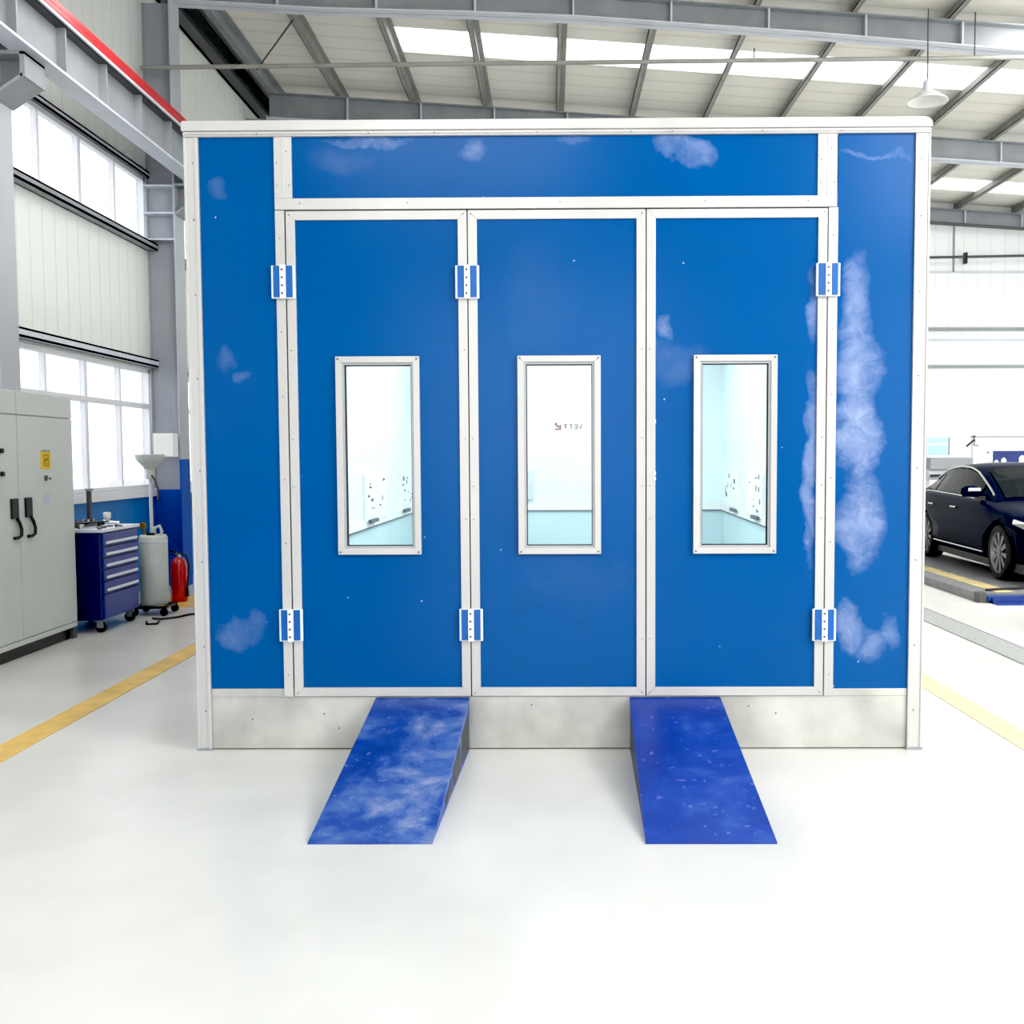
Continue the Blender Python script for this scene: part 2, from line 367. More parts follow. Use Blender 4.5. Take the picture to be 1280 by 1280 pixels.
# horizontal steel girts over / under the windows
for i, (a, b) in enumerate(BAY):
    for z0, z1, d, m, wh in ((2.75, 2.84, .10, 'steel_l', 'above the lower window'), (4.19, 4.27, .13, 'steel', 'under the upper window'), (5.08, 5.15, .05, 'steel_l', 'above the upper window')):
        g = MB(); g.box(UL, UL+d, a-.2, b+.0, z0, z0+.02); g.box(UL, UL+d, a-.2, b+.06, z1-.02, z1); g.box(UL+d-.02, UL+d, a-.2, b+.06, z0, z1); g.box(UL, UL+.02, a-.2, b+.06, z0, z1)
        struct(g, 'wall_beam', M[m], 'grey steel rail %s, %s bay from the entrance' % (wh, ORD[i]), 'beam')['group'] = 'left wall rails'

# columns of the left wall
COLY = [4.6, 8.7, 12.74, 16.95]
def column(y, top, o_):
    c = thing('steel_column', 'grey steel wall column with blue painted foot, %s from the entrance' % o_, 'column', (UL, y, 0), group='left wall columns', kind='structure')
    MB().box(.02, .38, -.012, .012, 0, top).build('web', M['col_w'], c)
    MB().box(.38, .40, -.17, .14, 0, top).build('flange', M['col_f'], c, .003)
    MB().box(.0, .02, -.03, .03, 0, top).build('wall_plate', M['col_w'], c)
    br = MB()
    br.prism([(.40, 4.62), (.66, 4.80), (.66, 4.97), (.40, 4.97)], 'y', -.012, .012)
    br.box(.40, .68, -.17, .17, 4.95, 4.98); br.box(.64, .68, -.17, .17, 4.77, 4.97)
    br.add([(.40,-.17,4.60),(.40,.17,4.60),(.66,.17,4.77),(.66,-.17,4.77),(.40,-.17,4.63),(.40,.17,4.63),(.66,.17,4.80),(.66,-.17,4.80)], [(0,1,2,3),(4,5,6,7),(0,4,7,3),(1,5,6,2),(0,1,5,4),(3,2,6,7)])
    br.build('bracket', M['steel'], c)
    st = MB()
    for z in (4.62, 4.95, 4.3): st.box(.02, .38, -.15, .15, z, z+.02)
    st.build('stiffener', M['steel_l'], c)
for o_, y in zip(ORD, COLY): column(y, 7.2, o_)

# crane runway beam on the brackets, with red conductor rails
b = thing('crane_runway_beam', 'grey steel crane beam on brackets along the left wall', 'beam', (-4.34, 0, 4.98), kind='structure')
MB().box(-.10, .10, 3, YF, 0, .025).build('flange', M['steel_l'], b)
MB().box(-.10, .10, 3, YF, .42, .445).build('flange', M['steel_d'], b)
MB().box(-.012, .012, 3, YF, .025, .42).build('web', M['steel'], b)
for i in range(22):
    y = 4.2 + i*.82
    MB().box(.012, .09, y-.012, y+.012, .025, .42).build('stiffener', M['steel'], b)
b = thing('conductor_rail', 'red crane power rail of two bars above the grey crane beam', 'rail', (-4.3, 0, 5.425))
MB().box(.05, .10, 3, YF, .0, .055).build('bar', M['red'], b, .01)
MB().box(.035, .085, 3, YF, .062, .125).build('bar', M['red'], b, .01)
mb = MB(); mb.box(.085, .105, 3, YF, -.03, -.004); mb.build('edge_strip', M['steel_l'], b)
for i in range(16): MB().box(-.06, .045, 3.5+i*1.1, 3.53+i*1.1, 0, .06).build('holder', M['steel_d'], b)

# roof: sheet strips with skylight strips between, purlins, rafters
SKY = [(-5.0, -4.1), (.6, 1.5), (5.2, 6.1), (9.8, 10.7), (14.42, 15.3), (19.7, 20.5)]
def slab(mb, y0, y1, t=.06):
    x0, x1 = UL-.2, UR+.3
    vs = [(x, y, roofz(x)+d) for d in (0, t) for y in (y0, y1) for x in (x0, x1)]
    mb.add(vs, [(0,2,3,1),(4,5,7,6),(0,1,5,4),(2,6,7,3),(0,4,6,2),(1,3,7,5)])
mb = MB(); ys = [YB-.3] + [q for s in SKY for q in s] + [YF+.3]
for a, b_ in zip(ys[::2], ys[1::2]): slab(mb, a, b_)
def slab_part(mb, x0, x1, y0, y1):
    vs = [(x, y, roofz(x)+d) for d in (0, .06) for y in (y0, y1) for x in (x0, x1)]
    mb.add(vs, [(0,2,3,1),(4,5,7,6),(0,1,5,4),(2,6,7,3),(0,4,6,2),(1,3,7,5)])
for s in SKY: slab_part(mb, UL-.2, -2.2, *s)
struct(mb, 'ceiling', M['roof'], 'beige roof underside of profiled sheet', 'ceiling')
for k, s in enumerate(SKY):
    mb = MB(); vs = [(x, y, roofz(x)+.03) for y in s for x in (-2.2, UR+.3)]; mb.add(vs, [(0,1,3,2)])
    struct(mb, 'window_%d' % (20+k), M['sky'], 'glowing white skylight strip across the roof, %s from the entrance' % ORD[k], 'skylight')['group'] = 'roof skylights'
def zbar(mb, u, y0, y1, z, h=.16, w=.07):
    mb.box(u-.006, u+.006, y0, y1, z, z+h); mb.box(u-w, u, y0, y1, z, z+.012); mb.box(u, u+w, y0, y1, z+h-.012, z+h); mb.box(u-w, u-w+.01, y0, y1, z, z+.03)
for k in range(-3, 10):
    u = .19 + 1.21*k
    mb = MB(); zbar(mb, u, YB, YF, roofz(u)-.165)
    struct(mb, 'roof_beam', M['purlin'], 'thin galvanised purlin under the roof, %s from the left wall' % ORD[k+3], 'beam')['group'] = 'roof purlins'
# eave beam along the left wall top
mb = MB(); mb.box(UL+.02, UL+.06, 4, YF, 7.42, 7.72); mb.box(UL+.02, UL+.22, 4, YF, 7.42, 7.44); mb.box(UL+.02, UL+.22, 4, YF, 7.70, 7.72)
struct(mb, 'roof_beam', M['steel_d'], 'dark eaves beam along the top of the left wall', 'beam')
mb = MB(); zbar(mb, -4.55, 4, YF, roofz(-4.55)-.17, .16, .1)
struct(mb, 'roof_beam', M['steel'], 'grey eaves purlin just inside the left wall top', 'beam')
def rafter(y, dep, label, wm='steel', fm='steel_l'):
    g = thing('roof_beam', label, 'beam', (0, y, 0), kind='structure')
    us = [-4.62, -2.8, -1.0, .4, 3.2, 6.0, 9.0, UR-.1]
    top = [roofz(u)-.17 for u in us]
    bot = [t-d for t, d in zip(top, dep)]
    poly = [(u, z) for u, z in zip(us, top)] + [(u, z) for u, z in reversed(list(zip(us, bot)))]
    MB().prism(poly, 'y', -.008, .008).build('web', M[wm], g)
    def fl(zs, dz):
        q = MB()
        for i in range(len(us)-1):
            u0, u1, z0, z1 = us[i], us[i+1], zs[i], zs[i+1]
            q.add([(u0,-.11,z0),(u1,-.11,z1),(u1,.11,z1),(u0,.11,z0),(u0,-.11,z0+dz),(u1,-.11,z1+dz),(u1,.11,z1+dz),(u0,.11,z0+dz)], [(0,1,2,3),(4,5,6,7),(0,1,5,4),(3,2,6,7),(0,3,7,4),(1,2,6,5)])
        return q
    fl(top, -.016).build('flange', M['steel'], g); fl(bot, .016).build('flange', M[fm], g)
    for k in range(-3, 10):
        u = .19+1.21*k+.12
        zt = roofz(u)-.18
        q = MB(); i = max(j for j in range(len(us)-1) if us[j] <= u)
        zb = bot[i] + (bot[i+1]-bot[i])*(u-us[i])/(us[i+1]-us[i])
        q.box(u-.012, u+.012, -.10, -.008, zb+.01, zt); q.build('stiffener', M['steel_l'], g)
    return g
rafter(12.74, [.42, .40, .32, .28, .28, .32, .36, .5], 'deep grey steel rafter crossing the roof above the booth')
rafter(17.0, [.42, .40, .36, .36, .36, .36, .36, .5], 'second grey steel rafter beyond the booth')
rafter(YF-.15, [.3]*8, 'dark grey steel rafter against the far end wall', 'steel', 'steel_d')
rafter(8.7, [.42, .40, .32, .28, .28, .32, .36, .5], 'grey steel rafter above the booth front, overhead')

# thin roof brace, sprinkler pipe, rods, hanging lamp
tag(MB().cyl((-3.46, 14.0, 7.55), (-4.5, 15.9, 7.6), .012, n=6).build('brace_rod', M['steel_d']), 'thin dark brace rod between eaves purlin and roof purlin', 'rod')
p = thing('sprinkler_pipe', 'thin grey pipe hung level across the hall under the roof', 'pipe', (0, 12.4, 0))
MB().cyl((-4.9, 0, 6.30), (UR, 0, 6.56), .026, n=10).build('pipe', M['purlin'], p)
for u, top in ((2.5, 6.56), (5.2, 7.0), (8.2, 6.8)):
    MB().cyl((u, 0, 6.375+.0154*u), (u, 0, top), .008, n=6).build('hanger_rod', M['steel_d'], p)
l = thing('pendant_lamp', 'white bell-shaped high bay lamp hanging from the roof by a chain', 'lamp', (4.55, 12.2, 5.9))
MB().lathe([(.02,.22),(.045,.2),(.055,.12),(.06,.08)], n=20).build('lamp_housing', M['steel_l'], l)
MB().lathe([(.06,.09),(.10,.07),(.17,.02),(.24,-.035),(.245,-.045),(.225,-.035),(.15,.015),(.06,.06)], n=28).build('lamp_shade', M['lamp'], l)
MB().tube([(0,0,.2),(.004,0,.35),(0,0,.52),(-.003,0,.9),(0,0,1.05)], .008, 6).build('chain', M['steel_d'], l)

# far wall details
def far(z0, z1, d, m, label, name='wall_beam'):
    struct(MB().box(5, UR, YF-d, YF, z0, z1), name, M[m], label, 'beam')
far(4.27, 4.34, .06, 'steel', 'upper thin grey rail across the far wall')
far(3.48, 3.54, .06, 'steel', 'lower thin grey rail across the far wall')
far(4.06, 4.10, .02, 'steel_l', 'faint seam strip across the far wall')
far(5.50, 5.54, .02, 'steel_l', 'faint seam strip under the dark pipe on the far wall')
struct(MB().box(8.62, 8.66, YF-.02, YF, 5.52, 7), 'trim_1', M['steel'], 'thin vertical joint strip high on the far wall', 'trim')
p = thing('wall_pipe', 'dark pipe fixed level across the far wall', 'pipe', (0, YF-.12, 5.78))
MB().cyl((5, 0, -.03), (UR, 0, .1), .026, n=8).build('pipe', M['steel_d'], p)
MB().box(8.83, 8.88, -.04, .08, -.10, .13).build('valve', M['black'], p)

# floor markings
def mark(poly, name, m, label, cat):
    return tag(MB().prism(poly, 'z', .001, .004).build(name, M[m]), label, cat, kind='structure')
mark([(-3.12, -2), (-2.94, -2), (-2.94, 13), (-3.12, 13)], 'floor_line', 'linepaint', 'yellow painted lane line left of the booth', 'floor marking')
mark([(2.59, -2), (2.76, -2), (2.76, 11), (2.59, 11)], 'floor_line', 'linepale', 'yellow lane line right of the booth, painted pale for glare', 'floor marking')
mark([(-4.5, 10.85), (-3.6, 10.85), (-3.6, 11.9), (-4.5, 11.9)], 'floor_patch', 'linepaint', 'yellow painted patch under the fire extinguisher', 'floor marking')
d = thing('floor_drain', 'grey grated drain channel in the floor beside the car lift', 'drain', (3.8, 0, 0), kind='structure')
MB().box(-.14, .14, 2, YF, .001, .006).build('grate', M['drain'], d)
mb = MB(); mb.box(-.16, -.14, 2, YF, .001, .008); mb.box(.14, .16, 2, YF, .001, .008); mb.build('frame', M['steel'], d)

# ------------------------------------------------------------------ spray booth
booth = thing('spray_booth', 'large blue paneled spray booth with white aluminium framing and three doors', 'spray booth', (-1.9606, 5.5212, 0), -.02777)
W, H, L = 4.0, 3.337, 7.2
# outer shell
MB().box(0, .06, .05, L, 0, H).build('side_wall', M['alu'], booth)
MB().box(W-.06, W, .05, L, 0, H).build('side_wall', M['alu'], booth)
MB().box(.06, W-.06, L-.06, L, 0, H).build('rear_wall', M['alu'], booth)
MB().box(.01, W-.01, .08, L, H, H+.06).build('roof', M['alu'], booth)
MB().box(.06, W-.06, .05, L-.06, .0, .28).build('raised_floor', M['skirt'], booth)
# inside lining
MB().box(.062, .08, .06, L-.06, .97, H).build('lining', M['inner'], booth)
MB().box(.062, .08, .06, L-.06, .28, .93).build('lining', M['inner_low'], booth)
MB().box(W-.08, W-.062, .06, L-.06, .97, H).build('lining', M['inner'], booth)
MB().box(W-.08, W-.062, .06, L-.06, .28, .93).build('lining', M['inner_low'], booth)
MB().box(.08, W-.08, L-.08, L-.062, .97, H).build('lining', M['inner'], booth)
MB().box(.08, W-.08, L-.08, L-.062, .28, .93).build('lining', M['inner_low'], booth)
for bx in ((.08, .10, .06, L-.08), (W-.10, W-.08, .06, L-.08), (.10, W-.10, L-.10, L-.08)):
    MB().box(*bx, .945, 1.03).build('rail', M['white'], booth)
    MB().box(*bx, .93, .945).build('rail_seam', M['mark'], booth)
MB().box(.06, W-.06, .06, L-.06, H-.03, H-.01).build('inner_ceiling', M['inner'], booth)
# side lights / panels low on the inner walls, with their small markings
def inner_panel(x, y0, y1, s, seed):
    rnd = random.Random(seed)
    q = MB().box(min(x, x+s*.03), max(x, x+s*.03), y0, y1, 1.0, 1.45).build('wall_panel', M['white'], booth, .004)
    xx = x+s*.031
    for i in range(11):
        y = y0 + .06 + rnd.random()*(y1-y0-.2); z = 1.03 + rnd.random()*.38; hh = rnd.choice((.015, .02, .05)); ww = rnd.choice((.03, .05, .1))
        MB().box(min(xx, xx+s*.002), max(xx, xx+s*.002), y, y+ww, z, z+hh).build('marking', M['mark'], q)
    kk = MB().box(min(xx, xx+s*.03), max(xx, xx+s*.03), y0+.1, y0+.45, .985, 1.02).build('latch', M['mark'], q)
inner_panel(.08, 3.95, 4.95, 1, 1); inner_panel(.08, 5.82, 6.75, 1, 2)
inner_panel(W-.08, 5.65, 6.8, -1, 3); inner_panel(W-.08, 4.25, 5.15, -1, 4)
MB().box(1.46, 1.54, L-.14, L-.08, 1.08, 1.44).build('wall_box', M['steel_l'], booth, .004)
# small lettering on the inner rear wall
yb = L-.085; x0 = 1.82; zb = 1.955
def stroke(q, xa, za, xb, zb2, w=.011):
    dx, dz = xb-xa, zb2-za; ln = math.hypot(dx, dz); nx, nz = -dz/ln*w/2, dx/ln*w/2
    q.prism([(xa+nx, za+nz), (xb+nx, zb2+nz), (xb-nx, zb2-nz), (xa-nx, za-nz)], 'y', yb, yb-.003)
for strokes, w_ in ((((0,.075,.03,.075),(.0,.07,.05,.03),(.0,.005,.075,.005),(.03,.045,.075,.03),(.07,.0,.07,.06)), .02),
        (((.115,.065,.155,.065),(.135,.07,.135,.01),(.12,.035,.15,.035)), .011), (((.185,.065,.215,.065),(.215,.065,.2,.04),(.2,.04,.215,.03),(.215,.03,.2,.01)), .011),
        (((.245,.065,.285,.065),(.25,.04,.28,.04),(.245,.01,.285,.01),(.285,.065,.285,.01)), .011), (((.345,.07,.32,.01),(.325,.01,.31,.035)), .011)):
    sg = MB()
    for a in strokes: stroke(sg, x0+a[0], zb+a[1], x0+a[2], zb+a[3], w_)
    sg.build('letter' if w_ < .02 else 'emblem', M['redmark'], booth)

# front: posts, jambs, cornice, panels, skirt
def screws(pts, parent, y=-.012, r=.006):
    r *= .62
    for x, z in pts: MB().cyl((x, y, z), (x, y-.004, z), r, n=8).build('screw', M['screw'], parent)
for x0, x1, s in ((0, .078, 1), (W-.08, W, -1)):
    q = MB(); q.box(x0, x1, -.012, .06, 0, H)
    lo = x1-.022 if s > 0 else x0
    q.box(lo, lo+.022, -.016, .0, 0, H); ed = x0 if s > 0 else x1-.012
    q.box(ed, ed+.012, -.018, .0, 0, H)
    o = q.build('corner_post', M['alu'], booth, .003)
    screws([((x0+x1)/2+.008*s, z) for z in (.22, .58, 1.05, 1.55, 2.05, 2.5, 2.9, 3.2)], o)
    MB().box(x0-.004, x1+.004, -.02, .06, 0, .012).build('post_foot', M['steel'], o)
for x0, x1 in ((.484, .534), (3.4605, 3.511)):
    q = MB(); q.box(x0, x1, -.012, .05, .3, 2.948); o = q.build('door_jamb', M['alu'], booth, .002)
    screws([((x0+x1)/2, z) for z in (.42, .7, 1.15, 1.5, 1.95, 2.3, 2.8)], o, r=.005)
for x0, x1 in ((.484, .579), (3.40, 3.503)):
    q = MB(); q.box(x0, x1, -.012, .05, 3.012, H); q.box((x0+x1)/2-.003, (x0+x1)/2+.003, -.015, 0, 3.012, H)
    o = q.build('jamb_top', M['alu'], booth, .002)
    screws([(x0+.016, 3.08), (x1-.016, 3.08), ((x0+x1)/2+.02, 3.26), (x0+.016, 3.2)], o, r=.005)
q = MB(); q.box(.484, 3.503, -.012, .05, 2.952, 3.012); o = q.build('door_head_rail', M['alu'], booth, .002)
screws([(x, 2.985) for x in (.62, 1.2, 2.02, 2.8, 3.35)], o, r=.005)
q = MB()
q.box(0, W, -.02, .08, H, H+.028); q.prism([(-.006,H+.028),(W+.004,H+.028),(W+.004,H+.05),(W-.004,H+.068),(W-.02,H+.078),(W-.04,H+.082),(.004,H+.082),(-.006,H+.074)], 'y', -.03, .08)
q.box(0, W, -.026, .08, H+.008, H+.016)
o = q.build('cornice', M['alu'], booth, .005)
screws([(x, H+.012) for x in (.4, 1.0, 1.35, 1.9, 2.4, 2.62, 3.1, 3.52)], o, y=-.026, r=.005)
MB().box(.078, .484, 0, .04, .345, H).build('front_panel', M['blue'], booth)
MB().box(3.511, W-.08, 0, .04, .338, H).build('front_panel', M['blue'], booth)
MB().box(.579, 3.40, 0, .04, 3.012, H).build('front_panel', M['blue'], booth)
q = MB(); q.box(.078, W-.08, .004, .05, .006, .297); q.box(.078, .536, .0, .05, .297, .343); q.box(3.459, W-.08, .0, .05, .297, .338)
o = q.build('skirt', M['skirt'], booth, .002)
screws([(x, z) for x, z in ((.3, .17), (.7, .2), (.78, .12), (1.85, .25), (3.05, .24), (3.2, .2))], o, y=.004, r=.007)
MB().box(.078, W-.08, .03, .05, 0, .008).build('skirt_seam', M['gap'], booth)
MB().box(.534, 3.4605, .03, .06, .288, 2.954).build('door_seal', M['gap'], booth) if False else None
q = MB()   # black seal strips behind the door gaps
for x in (.537, 1.5185, 2.482, 3.4585): q.box(x-.012, x+.012, .012, .05, .292, 2.95)
q.box(.53, 3.462, .012, .05, 2.94, 2.955); q.box(.53, 3.462, .012, .05, .292, .304)
q.build('door_seal', M['gap'], booth)
# doors
for i, (x0, x1, wx0, wx1) in enumerate(((.5415, 1.5165, .798, 1.253), (1.5225, 2.4785, 1.785, 2.236), (2.4845, 3.4545, 2.739, 3.191))):
    z0, z1, w = .3015, 2.9445, .0485
    wz0, wz1 = 1.088, 2.166
    d = MB().frame(x0, x1, z0, z1, w, -.012, .04).build('door', M['alu'], booth, .002)
    s = [(x, z) for x in (x0+.018, x1-.018) for z in (z0+.02, z1-.02, .62, 1.28, 1.46, 1.72, 2.2)]
    screws([q2 for k2, q2 in enumerate(s) if (k2*7+i*3) % 4 != 1], d, r=.005)
    px0, px1, pz0, pz1 = x0+w-.004, x1-w+.004, z0+w-.004, z1-w+.004
    q = MB()
    q.box(px0, wx0+.01, 0, .035, pz0, pz1); q.box(wx1-.01, px1, 0, .035, pz0, pz1)
    q.box(wx0+.01, wx1-.01, 0, .035, pz0, wz0+.01); q.box(wx0+.01, wx1-.01, 0, .035, wz1-.01, pz1)
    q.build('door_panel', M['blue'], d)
    fr = MB().frame(wx0, wx1, wz0, wz1, .034, -.022, .02)
    fr.build('window_frame', M['alu'], d, .002)
    MB().frame(wx0+.034, wx1-.034, wz0+.034, wz1-.034, .012, -.012, .03).build('window_lip', M['alu_in'], d)
    MB().frame(wx0+.046, wx1-.046, wz0+.046, wz1-.046, .004, .0, .03).build('gasket', M['gap'], d)
    MB().box(wx0+.04, wx1-.04, .018, .024, wz0+.04, wz1-.04).build('glass', M['glass'], d)
    for x, z in ((wx0+.014, wz0+.014), (wx1-.014, wz0+.014), (wx0+.014, wz1-.014), (wx1-.014, wz1-.014)):
        MB().cyl((x, -.022, z), (x, -.026, z), .005, n=8).build('screw', M['screw'], d)
# small catches on the edge of the third door
for z in (1.80, 1.52, 1.49): MB().box(2.524, 2.535, -.016, 0, z, z+.018).build('catch', M['white'], booth)
# hinges
def hinge(x, z):
    h = MB().box(x-.064, x+.064, -.03, -.012, z-.088, z+.088).build('hinge', M['hinge_white'], booth, .003)
    for a, b_ in ((-.052, -.017), (.017, .052)): MB().box(x+a, x+b_, -.036, -.028, z-.082, z+.086).build('hinge_leaf', M['hinge_blue'], h, .002)
    MB().box(x-.016, x+.016, -.042, -.028, z-.09, z+.09).build('knuckle', M['hinge_white'], h, .003)
    for k in range(4): MB().cyl((x-.002, -.042, z-.062+k*.042), (x-.002, -.046, z-.062+k*.042), .006, n=8).build('screw', M['screw'], h)
for x, z in ((.527, 2.565), (.533, .70), (1.519, 2.56), (1.523, .70), (3.457, 2.563), (3.455, .696)): hinge(x, z)

# ------------------------------------------------------------------ ramps
def ramp_obj(x0, x1, x0b, x1b, name, label, m_):
    r = thing(name, label, 'ramp', booth.matrix_basis @ Vector(((x0+x1)/2, 0, 0)), -.02777)
    cx = (x0+x1)/2; a, b_, a2, b2 = x0-cx, x1-cx, x0b-cx, x1b-cx
    Ln, zt, t = 1.36, .292, .012
    q = MB(); q.add([(a,-.006,zt),(b_,-.006,zt),(b2,-Ln,.008),(a2,-Ln,.008),(a,-.006,zt-t),(b_,-.006,zt-t),(b2,-Ln,.0),(a2,-Ln,.0)], [(0,1,2,3),(4,5,6,7),(0,1,5,4),(3,2,6,7),(0,3,7,4),(1,2,6,5)])
    q.build('deck', m_, r)
    k = lambda y: (zt-t)*(1+y/Ln)
    for e, e2, s in ((a+.006, a2+.006, -1), (b_-.006, b2-.006, 1)):
        X = lambda y: e+(e2-e)*(-y/Ln)
        f = MB(); ys_ = (-.012, -Ln*.97)
        vs = [(X(y)+d, y, z) for d in (-.004, .004) for y, z in ((ys_[0], .0), (ys_[1], .0), (ys_[1], k(ys_[1])), (ys_[0], k(ys_[0])))]
        f.add(vs, [(0,1,2,3),(4,5,6,7),(0,1,5,4),(1,2,6,5),(2,3,7,6),(3,0,4,7)])
        pl = f.build('side_plate', m_, r)
        for y0, y1 in ((-.06, -.36), (-.42, -.68), (-.74, -.96)):     # dark cut-outs along the side
            c_ = MB(); xo = [X(y)+s*.0055 for y in (y0, y1)]
            c_.add([(xo[0],y0,.02),(xo[1],y1,.02),(xo[1],y1,max(.03,k(y1)-.035)),(xo[0],y0,k(y0)-.035)], [(0,1,2,3)]); c_.build('opening', M['black'], pl)
    MB().box(a+.01, b_-.01, -.03, -.01, .0, zt-.02).build('back_plate', M['tooldark'], r)
ramp_obj(.990, 1.508, .972, 1.497, 'entry_ramp', 'scuffed blue steel entry ramp in front of the left booth door', M['ramp'])
ramp_obj(2.392, 2.892, 2.390, 2.940, 'entry_ramp', 'cleaner blue steel entry ramp under the right booth door', M['ramp2'])

# ------------------------------------------------------------------ electrical cabinet
c = thing('electrical_cabinet', 'tall pale grey electrical cabinet with two doors by the left wall', 'cabinet', (-4.28, 8.14, 0))
MB().box(-.40, -.015, -1.0, .93, .10, 2.165).build('carcass', M['cab'], c, .006)
q = MB(); q.box(-.38, -.05, -.98, .91, 0, .10); q.build('plinth', M['black'], c)
MB().box(-.06, -.01, .86, .93, 0, .10).build('foot', M['steel_d'], c)
MB().box(-.40, -.004, -1.0, .93, .105, .15).build('base_rail', M['cab'], c, .004)
for y0, y1, hy in ((-.99, -.005, -.10), (.005, .925, .115)):
    MB().box(-.02, 0, y0, y1, 1.975, 2.16).build('top_panel', M['cab'], c, .004)
    d = MB().box(-.02, 0, y0, y1, .155, 1.965).build('door', M['cab'], c, .006)
    h = MB(); h.box(0, .02, hy-.04, hy+.055, 1.14, 1.30)
    h.tube([(.012, hy+.03, 1.15), (.02, hy+.06, 1.10), (.025, hy+.075, 1.05), (.025, hy+.07, 1.0), (.02, hy+.03, .985), (.012, hy-.015, .985)], .014, 8)
    h.build('handle', M['black'], d, .004)
    if hy > 0:
        sgn = MB().box(0, .004, .36, .52, 1.53, 1.68).build('warning_sign', M['yellow'], d)
        MB().box(.002, .006, .375, .51, 1.675, 1.69).build('sign_edge', M['steel'], d)
        k = MB(); k.box(.004, .005, .395, .485, 1.55, 1.64); k.build('sign_print', M['ylw_d'], d) if False else None
        k = MB()
        for yy, zz, w_, h_ in ((.40,1.555,.08,.006),(.40,1.645,.08,.006),(.40,1.555,.006,.09),(.474,1.555,.006,.09),(.425,1.585,.012,.03),(.445,1.60,.014,.022),(.425,1.57,.035,.006)): k.box(.004, .0055, yy, yy+w_, zz, zz+h_)
        k.build('sign_print', M['ylw_d'], d)
        k = MB(); k.cyl((0,.43,1.455),(.012,.43,1.455),.022,n=14); k.box(.0,.01,.415,.445,1.43,1.47); k.box(0,.008,.49,.515,1.44,1.455); k.build('lock', M['steel_d'], d)
        MB().box(0, .0015, .38, .50, 1.23, 1.32).build('sticker', mat('faded blue sticker', srgb(190, 200, 216), .5, 0, .03), d)
    else:
        k = MB()
        for z in (1.68, 1.50): k.cyl((0, -.25, z), (.02, -.25, z), .02, n=12)
        k.build('indicator', M['black'], d)

# ------------------------------------------------------------------ tool cabinet
t = thing('tool_cabinet', 'dark blue roller tool cabinet with five pale drawer handles', 'tool cabinet', (-4.12, 9.25, 0))
MB().box(-.52, -.02, 0, .80, .12, .935).build('body', M['tooldark'], t, .01)
MB().box(-.54, .012, -.015, .815, .935, .965).build('worktop', M['whitemetal'], t, .005)
zs = [.84, .735, .63, .525, .42, .13]
tops = [.93] + [z-.006 for z in zs[:5]]
edges = [.93, .80, .695, .59, .48, .36]
for k in range(5):
    z1, z0 = edges[k], edges[k+1]
    dr = MB().box(-.03, 0, .02, .78, z0+.006, z1-.004).build('drawer', M['toolblue'], t, .004)
    MB().box(0, .018, .06, .74, z0+.025, z0+.05).build('handle', M['whitemetal'], dr, .004)
MB().box(-.03, 0, .02, .78, .135, .354).build('door', M['toolblue'], t, .004)
for x, y in ((-.07, .08), (-.07, .72), (-.46, .08), (-.46, .72)):
    k = MB().cyl((x, y-.018, .048), (x, y+.018, .048), .048, n=16).build('caster', M['rubber'], t)
    f = MB(); f.box(x-.03, x+.03, y-.026, y-.020, .045, .12); f.box(x-.03, x+.03, y+.020, y+.026, .045, .12); f.box(x-.035, x+.035, y-.03, y+.03, .105, .122); f.build('caster_fork', M['steel'], k)
# tools on top
zt = .966
def tool(name, label, cat, x, y, rz, group=None): return thing(name, label, cat, (-4.12+x, 9.25+y, zt), rz, group)
o = tool('torque_wrench', 'long black torque wrench lying across the middle of the blue tool cabinet top', 'wrench', -.24, .34, .1)
MB().cyl((0,-.28,.02),(0,.14,.02),.012,n=10).build('shaft', M['black'], o); MB().cyl((0,.14,.02),(0,.29,.02),.019,n=10).build('grip', M['rubber'], o); MB().cyl((0,-.30,0),(0,-.30,.045),.025,n=12).build('head', M['chrome'], o)
o = tool('tool_tray', 'black shallow tool tray on the near end of the blue tool cabinet', 'tray', -.40, .10, .0)
q = MB(); q.box(-.07,.07,-.10,.16,0,.006); q.box(-.07,-.064,-.10,.16,0,.04); q.box(.064,.07,-.10,.16,0,.04); q.box(-.07,.07,-.10,-.094,0,.04); q.box(-.07,.07,.154,.16,0,.04); q.build('tray', M['black'], o)
def spanner(label, x, y, rz, ln):
    o = tool('spanner', label, 'spanner', x, y, rz)
    q = MB(); q.box(-.008,.008,-ln/2,ln/2,0,.008); q.build('shank', M['steel_d'], o, .002)
    q = MB(); q.prism([(-.018,ln/2),(-.02,ln/2+.03),(-.008,ln/2+.04),(-.006,ln/2+.02),(.006,ln/2+.02),(.008,ln/2+.04),(.02,ln/2+.03),(.018,ln/2)],'z',0,.01); q.build('jaw', M['steel_d'], o)
    q = MB(); q.cyl((0,-ln/2-.01,0),(0,-ln/2-.01,.01),.018,n=12); q.build('ring', M['steel_d'], o)
spanner('dark spanner lying at the front edge of the tool cabinet top', -.06, .12, .2, .16)
spanner('dark spanner in the middle of the tool cabinet top', -.13, .33, -.3, .14)
o = tool('pliers', 'small dark pliers lying near the front corner of the tool cabinet top', 'pliers', -.05, .42, .6)
MB().tube([(.0,0,.01),(.02,-.05,.01),(.025,-.12,.01)],.008,6).build('handle', M['black'], o); MB().tube([(.0,0,.01),(-.02,-.05,.01),(-.025,-.12,.01)],.008,6).build('handle', M['black'], o); MB().prism([(-.012,0),(.012,0),(.006,.05),(-.006,.05)],'z',.002,.018).build('jaw', M['steel_d'], o)
o = tool('socket_set', 'open black socket box at the back of the tool cabinet top', 'socket set', -.40, .55, .0)
MB().box(-.08,.08,-.13,.13,0,.035).build('case', M['black'], o, .004)
